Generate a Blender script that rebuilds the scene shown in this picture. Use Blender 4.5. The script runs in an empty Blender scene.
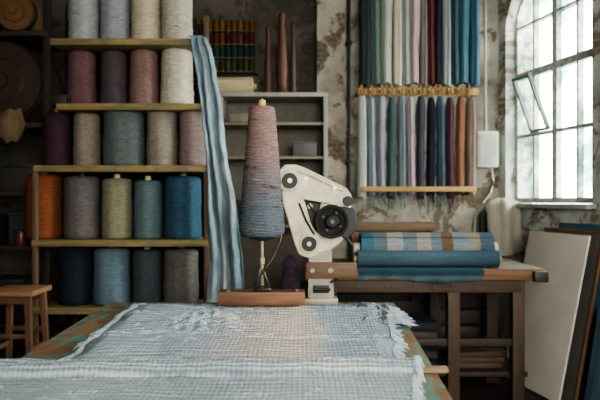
import bpy, bmesh, math, random
from mathutils import Vector, Matrix, noise
random.seed(7)
scn=bpy.context.scene
COL=scn.collection
CH=1.35
def S(px,D): return (px-300)/600*D
def Z(py,D): return CH-(py-200)/600*D
def lin(h,k=1.0):
    h=h.lstrip('#'); o=[]
    for i in (0,2,4):
        c=int(h[i:i+2],16)/255
        c=c/12.92 if c<=.04045 else ((c+.055)/1.055)**2.4
        o.append(min(1,c*k))
    return (o[0],o[1],o[2],1)
# ---------------------------------------------------------------- materials
MC={}
def newmat(name):
    m=bpy.data.materials.new(name); m.use_nodes=True
    nt=m.node_tree; b=nt.nodes['Principled BSDF']
    return m,nt,b
def N(nt,t,**kw):
    n=nt.nodes.new(t)
    for k,v in kw.items(): setattr(n,k,v)
    return n
def mth(nt,op,*ins):
    n=N(nt,'ShaderNodeMath',operation=op)
    for s,v in zip(n.inputs,ins):
        if hasattr(v,'is_output'): nt.links.new(v,s)
        else: s.default_value=v
    return n.outputs[0]
def coords(nt,scale=(1,1,1),rot=(0,0,0)):
    tc=N(nt,'ShaderNodeTexCoord'); mp=N(nt,'ShaderNodeMapping')
    mp.inputs['Scale'].default_value=scale; mp.inputs['Rotation'].default_value=rot
    nt.links.new(tc.outputs['Object'],mp.inputs['Vector']); return mp.outputs['Vector']
def noi(nt,vec,scale,detail=4,rough=.6,dist=0):
    n=N(nt,'ShaderNodeTexNoise'); n.inputs['Scale'].default_value=scale
    n.inputs['Detail'].default_value=detail; n.inputs['Roughness'].default_value=rough
    n.inputs['Distortion'].default_value=dist
    nt.links.new(vec,n.inputs['Vector']); return n.outputs['Fac']
def ramp(nt,fac,stops,interp='LINEAR'):
    r=N(nt,'ShaderNodeValToRGB'); cr=r.color_ramp; cr.interpolation=interp
    while len(cr.elements)<len(stops): cr.elements.new(0.5)
    for e,(p,c) in zip(cr.elements,stops): e.position=p; e.color=c
    nt.links.new(fac,r.inputs['Fac']); return r.outputs['Color']
def mixc(nt,fac,a,b,mode='MIX'):
    m=N(nt,'ShaderNodeMix',data_type='RGBA',blend_type=mode)
    for sock,v in ((m.inputs[0],fac),(m.inputs[6],a),(m.inputs[7],b)):
        if hasattr(v,'is_output'): nt.links.new(v,sock)
        else: sock.default_value=v
    return m.outputs[2]
def bump(nt,b,h,strength=.4,dist=.01):
    n=N(nt,'ShaderNodeBump'); n.inputs['Strength'].default_value=strength
    n.inputs['Distance'].default_value=dist
    nt.links.new(h,n.inputs['Height']); nt.links.new(n.outputs['Normal'],b.inputs['Normal'])
def plain(hexc,rough=.6,metal=0,var=.2,scale=12,bs=.1):
    k=('p',hexc,rough,metal,var,scale)
    if k in MC: return MC[k]
    m,nt,b=newmat('painted'); v=coords(nt)
    f=noi(nt,v,scale)
    c=ramp(nt,f,[(.3,lin(hexc,1-var)),(.7,lin(hexc,1+var))])
    nt.links.new(c,b.inputs['Base Color']); b.inputs['Roughness'].default_value=rough
    b.inputs['Metallic'].default_value=metal
    bump(nt,b,noi(nt,v,scale*6),bs,.004); MC[k]=m; return m
def wood(h1,h2,axis='x',k=1.0,rough=.6,paint=None,pthr=.52,psc=9):
    key=('w',h1,h2,axis,k,paint)
    if key in MC: return MC[key]
    m,nt,b=newmat('wood')
    sc={'x':(1.2,14,14),'y':(14,1.2,14),'z':(14,14,1.2)}[axis]
    v=coords(nt,tuple(s*k for s in sc))
    f=noi(nt,v,2.0,6,.65,.6)
    c=ramp(nt,f,[(.3,lin(h1)),(.7,lin(h2))])
    if paint:
        v2=coords(nt); f2=noi(nt,v2,psc,8,.75)
        mk=ramp(nt,f2,[(pthr,(0,0,0,1)),(pthr+.03,(1,1,1,1))])
        c=mixc(nt,mk,c,lin(paint))
    nt.links.new(c,b.inputs['Base Color']); b.inputs['Roughness'].default_value=rough
    bump(nt,b,f,.35,.006); MC[key]=m; return m
def crosswind(nt,turns,pitch):
    """fine cross-winding height on a lathed body (two opposed helices)"""
    tc=N(nt,'ShaderNodeTexCoord'); sp=N(nt,'ShaderNodeSeparateXYZ'); nt.links.new(tc.outputs['Object'],sp.inputs[0])
    th=mth(nt,'MULTIPLY',mth(nt,'ARCTAN2',sp.outputs[1],sp.outputs[0]),float(turns))
    wob=mth(nt,'MULTIPLY',noi(nt,coords(nt),14,3),5.0)
    zz=mth(nt,'MULTIPLY_ADD',sp.outputs[2],2*math.pi/pitch,wob)
    a=mth(nt,'SINE',mth(nt,'ADD',th,zz)); b=mth(nt,'SINE',mth(nt,'SUBTRACT',th,zz))
    return mth(nt,'MULTIPLY_ADD',mth(nt,'MAXIMUM',a,b),.5,.5)
def yarn(hexc,var=.42):
    key=('y',hexc)
    if key in MC: return MC[key]
    m,nt,b=newmat('yarn')
    cw=crosswind(nt,4,.014)
    f2=noi(nt,coords(nt,(12,12,48)),2.0,6,.85)
    h=mth(nt,'MULTIPLY_ADD',cw,.14,mth(nt,'MULTIPLY',f2,.86))
    c=ramp(nt,h,[(.36,lin(hexc,1-var)),(.68,lin(hexc,1+var))])
    nt.links.new(c,b.inputs['Base Color']); b.inputs['Roughness'].default_value=.95
    b.inputs['Specular IOR Level'].default_value=.15
    bump(nt,b,h,1.0,.010); MC[key]=m; return m
def variegated():
    m,nt,b=newmat('variegated_yarn')
    v=coords(nt,(5,5,26),(.16,.12,0)); f=noi(nt,v,1.7,7,.82)
    ca=ramp(nt,f,[(.0,lin('#241a20')),(.38,lin('#4a343a')),(.43,lin('#8a6b66')),(.47,lin('#5a4650')),(.52,lin('#8f7a70')),(.57,lin('#5b3a38')),(.63,lin('#7f7b7c'))],'LINEAR')
    cb=ramp(nt,f,[(.0,lin('#11131a')),(.38,lin('#231a24')),(.42,lin('#6b4c50')),(.455,lin('#203c4a')),(.49,lin('#6f7d80')),(.52,lin('#2c1c26')),(.555,lin('#3f7183')),(.59,lin('#7c4030')),(.63,lin('#39505c')),(.68,lin('#94887e'))],'LINEAR')
    tc=N(nt,'ShaderNodeTexCoord'); sp=N(nt,'ShaderNodeSeparateXYZ'); nt.links.new(tc.outputs['Object'],sp.inputs[0])
    zf=mth(nt,'ADD',mth(nt,'MULTIPLY',sp.outputs[2],1.75),mth(nt,'MULTIPLY_ADD',f,1.2,-.6))
    mk=ramp(nt,zf,[(.25,(0,0,0,1)),(.75,(1,1,1,1))])
    c=mixc(nt,mk,cb,ca)
    nt.links.new(c,b.inputs['Base Color']); b.inputs['Roughness'].default_value=.95; b.inputs['Specular IOR Level'].default_value=.15
    cw=crosswind(nt,3,.014)
    h=mth(nt,'MULTIPLY_ADD',cw,.4,mth(nt,'MULTIPLY',f,.6))
    bump(nt,b,h,1.0,.009); return m
def fabric(hexc,var=.18,axis='X',rough=.95):
    key=('f',hexc,axis)
    if key in MC: return MC[key]
    m,nt,b=newmat('fabric'); v=coords(nt,(25,25,3) if axis=='X' else (4,25,25))
    f=noi(nt,v,1.5,4)
    c=ramp(nt,f,[(.3,lin(hexc,1-var)),(.7,lin(hexc,1+var))])
    nt.links.new(c,b.inputs['Base Color']); b.inputs['Roughness'].default_value=rough
    b.inputs['Specular IOR Level'].default_value=.1
    bump(nt,b,noi(nt,coords(nt),180,2),.3,.003); MC[key]=m; return m
def banded(stops,axis='x',lo=0.,hi=1.,soft=False,weave=.012,dark=.8,bs=.5,amt=.35,mott=None,coarse=False):
    m,nt,b=newmat('banded_fabric')
    tc=N(nt,'ShaderNodeTexCoord'); sp=N(nt,'ShaderNodeSeparateXYZ'); nt.links.new(tc.outputs['Object'],sp.inputs[0])
    nz=noi(nt,coords(nt,(3,3,3)),1.5,6,.65)
    mr=N(nt,'ShaderNodeMapRange'); mr.inputs['From Min'].default_value=lo; mr.inputs['From Max'].default_value=hi
    nt.links.new(sp.outputs[{'x':0,'y':1,'z':2}[axis]],mr.inputs['Value'])
    fac=mr.outputs['Result']
    if soft: fac=mth(nt,'ADD',mth(nt,'MULTIPLY_ADD',nz,amt,-amt/2),fac)
    c=ramp(nt,fac,stops,'LINEAR' if soft else 'CONSTANT')
    if mott:
        mk=ramp(nt,noi(nt,coords(nt,(9,9,9)),1.2,6,.7),[(.5,(0,0,0,1)),(.6,(.8,.8,.8,1))]); c=mixc(nt,mk,c,lin(mott))
    if coarse:
        # matte hand weave: wandering weft ribs, warp lines and fuzzy speckle
        w=N(nt,'ShaderNodeTexWave',bands_direction='Y'); w.inputs['Scale'].default_value=2*math.pi/(20*weave)
        w.inputs['Distortion'].default_value=1.1; w.inputs['Detail'].default_value=3; w.inputs['Detail Scale'].default_value=7; w.inputs['Detail Roughness'].default_value=.7
        nt.links.new(tc.outputs['Object'],w.inputs['Vector'])
        wx=mth(nt,'MULTIPLY_ADD',mth(nt,'SINE',mth(nt,'MULTIPLY_ADD',sp.outputs[0],2*math.pi/.014,mth(nt,'MULTIPLY',noi(nt,coords(nt),12,3),4.0))),.5,.5)
        sk=noi(nt,coords(nt,(80,60,60)),2,5,.8); st=noi(nt,coords(nt,(10,60,20)),2,5,.8)
        hh=mth(nt,'ADD',mth(nt,'MULTIPLY_ADD',w.outputs['Fac'],.26,mth(nt,'MULTIPLY',wx,.10)),mth(nt,'MULTIPLY_ADD',sk,.34,mth(nt,'MULTIPLY',st,.38)))
        dk=ramp(nt,hh,[(.38,(dark,dark*1.03,dark*1.07,1)),(.70,(1.0,1,1,1))])
    else:
        wy=mth(nt,'SINE',mth(nt,'MULTIPLY_ADD',sp.outputs[1],2*math.pi/weave,mth(nt,'MULTIPLY',noi(nt,coords(nt),9,3),6.0)))
        wx=mth(nt,'SINE',mth(nt,'MULTIPLY',sp.outputs[0],2*math.pi/(weave*.8)))
        wv=mth(nt,'MULTIPLY_ADD',mth(nt,'MULTIPLY',wy,wx),.18,mth(nt,'MULTIPLY_ADD',wy,.14,.5))
        hh=mth(nt,'MULTIPLY_ADD',wv,.40,mth(nt,'MULTIPLY',noi(nt,coords(nt,(26,120,40)),2,6,.8),.80))
        dk=ramp(nt,hh,[(.44,(dark,dark*1.02,dark*1.05,1)),(.72,(1.0,1,1,1))])
    c=mixc(nt,1.0,c,dk,'MULTIPLY')
    nt.links.new(c,b.inputs['Base Color']); b.inputs['Roughness'].default_value=1.0
    b.inputs['Specular IOR Level'].default_value=.02
    bump(nt,b,hh,bs,.008); return m
def plaster(light,mid,brick,mask=.5,bscale=1.0):
    m,nt,b=newmat('aged_plaster'); v=coords(nt)
    br=N(nt,'ShaderNodeTexBrick'); br.inputs['Scale'].default_value=4*bscale
    br.inputs['Color1'].default_value=lin(brick,1.1); br.inputs['Color2'].default_value=lin(brick,.7)
    br.inputs['Mortar'].default_value=lin(mid,.9); br.inputs['Mortar Size'].default_value=.03
    nt.links.new(v,br.inputs['Vector'])
    f1=noi(nt,v,3.0,9,.72,.4); f2=noi(nt,v,1.6,8,.7)
    pl=ramp(nt,f2,[(.35,lin(mid)),(.6,lin(light))])
    mk=ramp(nt,f1,[(mask,(0,0,0,1)),(mask+.04,(1,1,1,1))])
    c=mixc(nt,mk,pl,br.outputs['Color'])
    nt.links.new(c,b.inputs['Base Color']); b.inputs['Roughness'].default_value=.9
    sep=N(nt,'ShaderNodeRGBToBW'); nt.links.new(mk,sep.inputs[0])
    bump(nt,b,mth(nt,'MULTIPLY_ADD',sep.outputs[0],-.8,f1),.6,.03); return m
def glassmat():
    m,nt,b=newmat('window_glass'); out=nt.nodes['Material Output']
    t=N(nt,'ShaderNodeBsdfTransparent')
    f=noi(nt,coords(nt,(1.3,1.3,1.3)),1.6,6,.65)
    c=ramp(nt,f,[(.38,(.34,.44,.42,1)),(.47,(.70,.78,.76,1)),(.56,(.97,.98,.97,1))]); nt.links.new(c,t.inputs[0])
    g=N(nt,'ShaderNodeBsdfGlossy'); g.inputs['Roughness'].default_value=.05
    mx=N(nt,'ShaderNodeMixShader'); mx.inputs[0].default_value=.06
    nt.links.new(t.outputs[0],mx.inputs[1]); nt.links.new(g.outputs[0],mx.inputs[2]); nt.links.new(mx.outputs[0],out.inputs[0])
    return m
# ---------------------------------------------------------------- mesh building
class MB:
    def __init__(s): s.bm=bmesh.new()
    def box(s,c,size,bev=.004,rot=None,M=None):
        mt=Matrix.Translation(c)@(rot.to_4x4() if rot else Matrix())@Matrix.Diagonal((size[0],size[1],size[2],1))
        if M: mt=M@mt
        g=bmesh.ops.create_cube(s.bm,size=1,matrix=mt); 
        if bev>0:
            es=set(e for v in g['verts'] for e in v.link_edges)
            bmesh.ops.bevel(s.bm,geom=list(es),offset=min(bev,min(size)*.3),segments=2,affect='EDGES',profile=.6)
        return s
    def prism(s,top,bot):
        a=[s.bm.verts.new(p) for p in top]; b=[s.bm.verts.new(p) for p in bot]; n=len(a)
        s.bm.faces.new(a); s.bm.faces.new(b[::-1])
        for i in range(n): s.bm.faces.new((a[i],b[i],b[(i+1)%n],a[(i+1)%n]))
        return s
    def lathe(s,prof,seg=32,M=None,jit=0):
        rings=[]
        M=M or Matrix()
        for i,(r,z) in enumerate(prof):
            if r<1e-6: rings.append([s.bm.verts.new(M@Vector((0,0,z)))])
            else:
                rr=r*(1+random.uniform(-jit,jit))
                rings.append([s.bm.verts.new(M@Vector((rr*math.cos(2*math.pi*k/seg),rr*math.sin(2*math.pi*k/seg),z))) for k in range(seg)])
        for a,b in zip(rings,rings[1:]):
            for k in range(seg):
                k2=(k+1)%seg
                if len(a)==1 and len(b)==1: continue
                if len(a)==1: s.bm.faces.new((a[0],b[k2],b[k]))
                elif len(b)==1: s.bm.faces.new((a[k],a[k2],b[0]))
                else: s.bm.faces.new((a[k],a[k2],b[k2],b[k]))
        if len(rings[0])>1: s.bm.faces.new(rings[0][::-1])
        if len(rings[-1])>1: s.bm.faces.new(rings[-1])
        return s
    def tube(s,pts,r,sides=6,r2=None):
        pts=[Vector(p) for p in pts]; prev=None; n=len(pts)
        for i,p in enumerate(pts):
            t=(pts[min(i+1,n-1)]-pts[max(i-1,0)]).normalized()
            up=Vector((0,0,1)) if abs(t.z)<.9 else Vector((1,0,0))
            a=t.cross(up).normalized(); b=t.cross(a)
            rr=r if r2 is None else r+(r2-r)*i/(n-1)
            ring=[s.bm.verts.new(p+a*rr*math.cos(2*math.pi*k/sides)+b*rr*math.sin(2*math.pi*k/sides)) for k in range(sides)]
            if prev:
                for k in range(sides): s.bm.faces.new((prev[k],prev[(k+1)%sides],ring[(k+1)%sides],ring[k]))
            else: s.bm.faces.new(ring[::-1])
            prev=ring
        s.bm.faces.new(prev); return s
    def grid(s,nx,ny,fn):
        vs=[[s.bm.verts.new(fn(i/nx,j/ny)) for i in range(nx+1)] for j in range(ny+1)]
        for j in range(ny):
            for i in range(nx): s.bm.faces.new((vs[j][i],vs[j][i+1],vs[j+1][i+1],vs[j+1][i]))
        return s
    def obj(s,name,mat,parent=None,loc=(0,0,0),angle=38,**props):
        bmesh.ops.recalc_face_normals(s.bm,faces=s.bm.faces)
        for f in s.bm.faces: f.smooth=True
        me=bpy.data.meshes.new(name); s.bm.to_mesh(me); s.bm.free()
        me.set_sharp_from_angle(angle=math.radians(angle))
        o=bpy.data.objects.new(name,me); me.materials.append(mat)
        o.location=loc; o.parent=parent; COL.objects.link(o)
        for k,v in props.items(): o[k]=v
        return o
def thing(name,label,cat,loc=(0,0,0),group=None,rz=0):
    o=bpy.data.objects.new(name,None); o.empty_display_size=.05; o.location=loc; o.rotation_euler=(0,0,rz)
    COL.objects.link(o); o['label']=label; o['category']=cat
    if group: o['group']=group
    return o
def extruded(outer,holes,th,bev=0):
    cu=bpy.data.curves.new('tmp','CURVE'); cu.dimensions='2D'; cu.fill_mode='BOTH'
    cu.extrude=th/2; cu.bevel_depth=bev; cu.bevel_resolution=1; cu.offset=-bev
    for poly in [outer]+holes:
        sp=cu.splines.new('POLY'); sp.points.add(len(poly)-1)
        for p,(x,y) in zip(sp.points,poly): p.co=(x,y,0,1)
        sp.use_cyclic_u=True
    o=bpy.data.objects.new('tmp',cu); COL.objects.link(o); bpy.context.view_layer.update()
    me=bpy.data.meshes.new_from_object(o.evaluated_get(bpy.context.evaluated_depsgraph_get()))
    bpy.data.objects.remove(o); bpy.data.curves.remove(cu)
    for p in me.polygons: p.use_smooth=True
    me.set_sharp_from_angle(angle=math.radians(35))
    return me
def meobj(name,me,mat,M=None,parent=None,**props):
    me.materials.clear(); me.materials.append(mat); me.name=name
    o=bpy.data.objects.new(name,me); COL.objects.link(o); o.parent=parent
    if M: o.matrix_world=M
    for k,v in props.items(): o[k]=v
    return o
RX90=Matrix.Rotation(math.pi/2,4,'X'); AX=Matrix.Rotation(math.pi/2,4,'Y')
# ================================================================ ROOM
CEIL=3.7; WT=.28
def xw(D): return 1.86+.22*(5.55-D)
O=Vector((xw(5.6),5.6,0)); u=Vector((.2149,-.9766,0)).normalized(); nout=Vector((-u.y,u.x,0))
def archpts(a,b,z0,zs,rise,n=16):
    c=(a+b)/2; h=(b-a)/2
    pts=[(a,z0),(b,z0)]
    for i in range(n+1):
        t=math.pi*i/n; pts.append((c+h*math.cos(t),zs+rise*math.sin(t)))
    return pts
wins=[(.13,1.27),(1.85,3.1),(3.7,5.0)]
WZ,WR=2.88,.46
wallmat=plaster('#cfccc3','#8e9796','#86735f',.51)
L=7.2
me=extruded([(-.3,0),(L,0),(L,CEIL),(-.3,CEIL)],[archpts(a,b,1.32,WZ,WR) for a,b in wins],WT)
MW=Matrix(((u.x,0,nout.x,O.x),(u.y,0,nout.y,O.y),(0,1,0,0),(0,0,0,1)))
meobj('wall_right',me,wallmat,MW@Matrix.Translation((0,0,WT/2)),kind='structure')
def mkwindow(n,a,b):
    z0,zs,rise=1.32,WZ,WR; c=(a+b)/2; h=(b-a)/2
    A=a+.004;B=b-.004
    def top(x): 
        t=(x-c)/h; return zs+rise*math.sqrt(max(0,1-t*t))
    cols=[a+.04,a+(b-a)*.25,c-.0,a+(b-a)*.75,b-.04]; half=[0,.012,.030,.012,0]
    rows=[z0+.05,1.92,2.46,2.90,3.4]; rh=[0,.014,.032,.011,0]
    holes=[]
    for i in range(4):
        x0=cols[i]+half[i]; x1=cols[i+1]-half[i+1]
        for j in range(4):
            y0=rows[j]+rh[j]; y1=rows[j+1]-rh[j+1]
            if j<2: holes.append([(x0,y0),(x1,y0),(x1,y1),(x0,y1)])
            else:
                pts=[(x0,y0),(x1,y0)]
                for k in range(7):
                    x=x1+(x0-x1)*k/6; pts.append((x,min(y1,top(x)-.04)))
                if all(p[1]>y0+.01 for p in pts[2:]): holes.append(pts)
                elif max(p[1] for p in pts[2:])>y0+.05:
                    q=[p for p in pts[2:] if p[1]>y0+.012]
                    holes.append([(q[-1][0],y0),(q[0][0],y0)]+q)
    fr=extruded(archpts(A,B,z0+.003,zs,rise-.004,16),holes,.05)
    w=meobj(f'window_{n}',fr,plain('#a4a8a1',.7,0,.5,20,.3),MW@Matrix.Translation((0,0,.12)),kind='structure')
    gl=extruded(archpts(A+.03,B-.03,z0+.03,zs,rise-.03,16),[],.004)
    g=meobj('glass_pane',gl,GLASS); g.parent=w
    mb=MB(); mb.box(((a+b)/2,z0-.018,-.115),((b-a)+.1,.035,.18),.006)
    s=mb.obj('window_sill',plain('#8d9390',.7,0,.25,9)); s.parent=w
    if n==1:
        x0=cols[1]+.012; x1=cols[2]-.028; y0=1.934; y1=2.428; fwid=.024
        sm=extruded([(x0,0),(x1,0),(x1,y1-y0),(x0,y1-y0)],[[(x0+fwid,fwid),(x1-fwid,fwid),(x1-fwid,y1-y0-fwid),(x0+fwid,y1-y0-fwid)]],.03)
        sh=meobj('hopper_sash',sm,plain('#62726f',.6,0,.2,8)); sh.parent=w
        sh.location=(0,y0,-.05); sh.rotation_euler=(math.radians(-22),0,0)
    ld=bpy.data.lights.new('sky_portal','AREA'); ld.shape='RECTANGLE'; ld.size=b-a; ld.size_y=2.0; ld.cycles.is_portal=True
    lo=bpy.data.objects.new('sky_portal',ld); COL.objects.link(lo)
    lo.matrix_world=MW@Matrix.Translation((c,(z0+zs+rise)/2,.2))
GLASS=glassmat()
for i,(a,b) in enumerate(wins): mkwindow(i+1,a,b)
XL=-2.9
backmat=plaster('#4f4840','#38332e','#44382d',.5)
MBk=Matrix(((1,0,0,0),(0,0,1,5.6+WT/2),(0,1,0,0),(0,0,0,1)))
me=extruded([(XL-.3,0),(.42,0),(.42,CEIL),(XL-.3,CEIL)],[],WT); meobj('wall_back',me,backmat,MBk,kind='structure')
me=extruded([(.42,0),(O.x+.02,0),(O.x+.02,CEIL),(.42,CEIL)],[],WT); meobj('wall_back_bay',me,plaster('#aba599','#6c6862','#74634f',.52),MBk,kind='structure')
me=extruded([(0,0),(7.4,0),(7.4,CEIL),(0,CEIL)],[],WT)
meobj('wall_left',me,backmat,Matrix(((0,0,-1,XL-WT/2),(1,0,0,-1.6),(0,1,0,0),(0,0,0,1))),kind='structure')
YR=-1.5
me=extruded([(XL-.2,0),(3.6,0),(3.6,CEIL),(XL-.2,CEIL)],[archpts(-.1,2.2,1.3,2.8,.3)],WT)
meobj('wall_rear',me,wallmat,Matrix(((1,0,0,0),(0,0,1,YR-WT/2),(0,1,0,0),(0,0,0,1))),kind='structure')
ld=bpy.data.lights.new('sky_portal','AREA'); ld.shape='RECTANGLE'; ld.size=2.3; ld.size_y=1.8; ld.cycles.is_portal=True
lo=bpy.data.objects.new('sky_portal',ld); COL.objects.link(lo); lo.location=(1.05,YR-.1,2.2); lo.rotation_euler=(math.pi/2,0,0)
MB().box((.3,2,-.05),(7.6,8.2,.1),0).obj('floor',wood('#1f1a17','#383029','y',.5,.55),kind='structure')
MB().box((.3,2,CEIL+.05),(7.6,8.2,.1),0).obj('ceiling',plain('#4c4841',.9),kind='structure')
me=extruded([(.155,0),(.411,0),(.411,CEIL),(.155,CEIL)],[],.12)
meobj('trim_1',me,plaster('#a89f90','#6b6359','#5b4c40',.52,bscale=1.3),Matrix(((1,0,0,0),(0,0,1,5.54),(0,1,0,0),(0,0,0,1))),kind='structure')
p=MB(); p.tube([(0,0,0),(0,0,CEIL)],.016,10)
for z in (.6,1.7,2.8): p.box((0,.03,z),(.06,.12,.02),.003)
p.obj('wall_pipe',plain('#2a2a2a',.5,.6),loc=(.45,5.51,0),label='thin dark vertical pipe clipped to the plaster wall',category='pipe')

# ================================================================ YARN SHELF
sh=thing('yarn_shelf','pale wooden open shelf unit filled with yarn cones','shelf',(0,4.4,0))
bw=wood('#4f4329','#8b774b','x',1.3,.7,'#5f5a45',.54); dw=wood('#3a2c20','#5d4932','z')
boards=[(2.484,50,200),(2.029,56,212),(1.595,33,212),(1.07,31,208),(.594,31,208)]
for z,a,b in boards:
    x0,x1=S(a,4.2),S(b,4.2)
    MB().box(((x0+x1)/2,0,z-.024),(x1-x0,.4,.046),.005).obj('shelf_board',bw,sh)
for x,y,t in ((S(34,4.2),-.175,1.55),(S(206,4.2),-.175,1.55),(S(56,4.2),.175,2.75),(S(198,4.2),.175,2.75)):
    MB().box((x,y,t/2),(.035,.035,t),.004).obj('shelf_post',dw,sh)
MB().box((S(122,4.2),.21,1.4),(1.1,.012,2.6),0).obj('back_panel',plain('#0c0a08',.9),sh)  # near-black sheet added to stand in for the darkness behind the cones
DC=4.39
tipc={'k':'#c9b98e','g':'#8a8c3e','d':'#4a3b30'}
def spool(px,w,h,z,hexc,desc,tip='k',taper=.06,grp='yarn cones on the shelf unit',D=DC):
    k=D/600; r=w/2*k*.975; H=h*k
    t=thing('yarn_cone',f'{desc} yarn cone standing on the wooden shelf','yarn',(S(px,D),D,z+.001),grp,random.uniform(0,6))
    prof=[(.02,0),(r*.9,.0),(r*.985,H*.03)]
    n=34
    for i in range(n+1):
        f=.06+.86*i/n
        rr=r*(1-taper*f)*(1+.014*math.sin(f*9+px)+random.uniform(-.008,.008))
        prof.append((rr,H*f))
    prof+=[(r*(1-taper)*.95,H*.965),(r*(1-taper)*.8,H*.99),(.03,H)]
    mat=yarn(hexc)
    MB().lathe(prof,40).obj('yarn_winding',mat,t,angle=60)
    c=MB(); c.lathe([(.012,H*.5),(.024,H*.9),(.021,H+.028),(.017,H+.03),(.015,H+.01),(0,H+.008)],20)
    c.obj('cone_core',plain(tipc[tip],.6),t)
    m=MB()
    for q in range(4):
        a0=random.uniform(0,6.3); z0=random.uniform(.2,.6)*H; dz=random.uniform(-.25,.3)*H; pts=[]
        for i in range(13):
            f=i/12; zz=min(max(z0+dz*f+.01*math.sin(f*5+q),.05*H),.92*H); rr=r*(1-taper*zz/H)*1.014+.003
            a=a0+f*2.6; pts.append((rr*math.cos(a),rr*math.sin(a),zz))
        m.tube(pts,.002,4)
    m.obj('loose_thread',mat,t)
rows=[
 (2.484,[(84,31,64,'#8a8b8b','pale grey'),(115,30,64,'#808287','cool grey'),(146,30,62,'#a89e88','cream'),(177,32,62,'#9f978a','warm off-white')]),
 (2.029,[(82,30,55,'#5b4244','dusty maroon'),(114,28,55,'#473c40','dark plum'),(144,30,56,'#725a57','dusty rose brown'),(177,34,57,'#aca394','cream white')]),
 (1.595,[(57,28,53,'#35242a','deep maroon'),(87,27,53,'#766e61','beige grey'),(124,42,55,'#535a59','slate grey'),(162,31,57,'#7c746a','light taupe'),(195,32,58,'#7e6f6c','pinkish grey')]),
 (1.07,[(44,35,64,'#6c3d28','rust orange'),(82,36,62,'#575150','warm grey'),(117,31,60,'#74715e','grey olive'),(148,29,58,'#526266','muted teal'),(183,38,62,'#334e5e','blue')]),
 (.594,[(76,35,58,'#1a202b','navy blue'),(112,37,56,'#566571','light steel blue'),(147,30,54,'#3b4145','dark grey'),(181,36,55,'#595755','mid grey')])]
tips=['k','k','g','k','d']
for ri,(z,row) in enumerate(rows):
    for ci,(px,w,h,c,d) in enumerate(row):
        spool(px,w,h,z,c,d,tips[(ci+ri)%5] if ri>1 else 'k',.04 if ri!=1 else .1)
MB().box((0,0,.03),(.1,.12,.06),.006).obj('small_tin',plain('#1e1c1b',.5),loc=(S(64,4.3),4.27,2.03+.001),label='small dark tin box on the shelf board',category='box')
keys=[(34,186,200,4.3),(38,191,208,4.17),(60,196,215,4.14),(100,202,221,4.14),(150,207,228,4.14),(200,210,235,4.14),(250,210,242,4.14),(300,208,246,4.14),(335,207,247,4.14)]
def drapefn(U,V):
    f=V*(len(keys)-1); i=min(int(f),len(keys)-2); t=f-i
    a,b=keys[i],keys[i+1]; y,l,r,D=[a[k]+(b[k]-a[k])*t for k in range(4)]
    ph=noise.noise(Vector((U*1.5,V*2.2,4)))*3
    D2=D-.018-.018*(1+math.sin(U*18+ph))*min(1,V*3) -.012*(1+math.sin(U*8+2*ph+1))*min(1,V*3)- .022*noise.noise(Vector((U*4,V*11,0)))*min(1,V*4)-.010*noise.noise(Vector((U*9,V*26,7)))
    z=Z(y,4.15); z=min(z,2.505)
    x=S(l+(r-l)*U,4.15)+.020*noise.noise(Vector((V*7,U*1.2,3)))+.005*noise.noise(Vector((V*40,U,3)))
    return Vector((x,min(D2,4.19),z))
dm=banded([(0,lin('#6b7a84')),(.3,lin('#8a969d')),(.5,lin('#6f7f89')),(.75,lin('#97a1a6')),(1,lin('#66757f'))],'x',S(196,4.15),S(238,4.15),True,.03,.75,.4,.8)
o=MB().grid(60,120,drapefn).obj('draped_cloth',dm,label='long faded denim blue cloth draped over the shelf end',category='cloth',angle=80)
md=o.modifiers.new('thick','SOLIDIFY'); md.thickness=.004

# ================================================================ LEFT RACK with drums
dk=wood('#15100d','#2a1f18','x'); dkz=wood('#15100d','#2a1f18','z')
rk=thing('storage_rack','dark wooden storage rack holding drums and boxes','rack',(-2.4,4.85,0))
for z in (2.65,1.945,1.42,1.0,.4): MB().box((0,0,z-.02),(.94,.5,.04),.004).obj('shelf_board',dk,rk)
for x in (-.45,.45):
    for y in (-.22,.22): MB().box((x,y,1.5),(.05,.05,3.0),.004).obj('post',dkz,rk)
def drum(x,y,z,r,dep,h1_,h2_,lab):
    t=thing('wooden_drum',lab,'drum',(x,y,z))
    M=Matrix.Translation((0,dep/2,r))@RX90
    m=MB(); m.lathe([(r*.8,0),(r*.93,0),(r*.95,.01),(r,dep*.3),(r,dep*.7),(r*.95,dep-.01),(r*.93,dep),(r*.8,dep)],48,M)
    m.obj('drum_shell',wood(h1_,h2_,'y'),t)
    m=MB(); m.lathe([(r*.9,-.012),(r*.9,.0),(r*.55,.006),(r*.5,.02),(r*.2,.022),(r*.18,.05),(0,.052)],48,Matrix.Translation((0,-dep/2-.002,r))@RX90)
    m.obj('drum_head',wood(h1_,h2_,'x',1.5),t)
    for q in (.12,.88):
        m=MB(); m.lathe([(r*.96,q*dep-.02),(r*1.0,q*dep-.02),(r*1.0,q*dep+.02),(r*.96,q*dep+.02)],48,M); m.obj('hoop',plain('#2b2622',.5,.5),t)
drum(-2.3,4.84,1.946,.32,.42,'#1c120c','#352216','large dark brown wooden drum lying on the storage rack')
drum(-2.2,4.8,2.651,.15,.34,'#4a3119','#6d4f2c','small tan wooden drum lying on the storage rack')
drum(-2.6,4.8,2.651,.14,.34,'#33230f','#553a22','brown wooden drum lying on the storage rack')
m=MB(); m.lathe([(.0,-.14),(.05,-.13),(.095,-.08),(.11,0),(.09,.06),(.05,.1),(0,.115)],36)
for v in m.bm.verts:
    d=noise.noise(v.co*16)*.05; v.co+=v.co.normalized()*d; v.co.y*=.6
m.obj('cloth_pouch',fabric('#6f5c47'),loc=(S(12,4.56),4.57,1.93),label='crumpled beige cloth pouch hanging on the rack edge',category='pouch')
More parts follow.
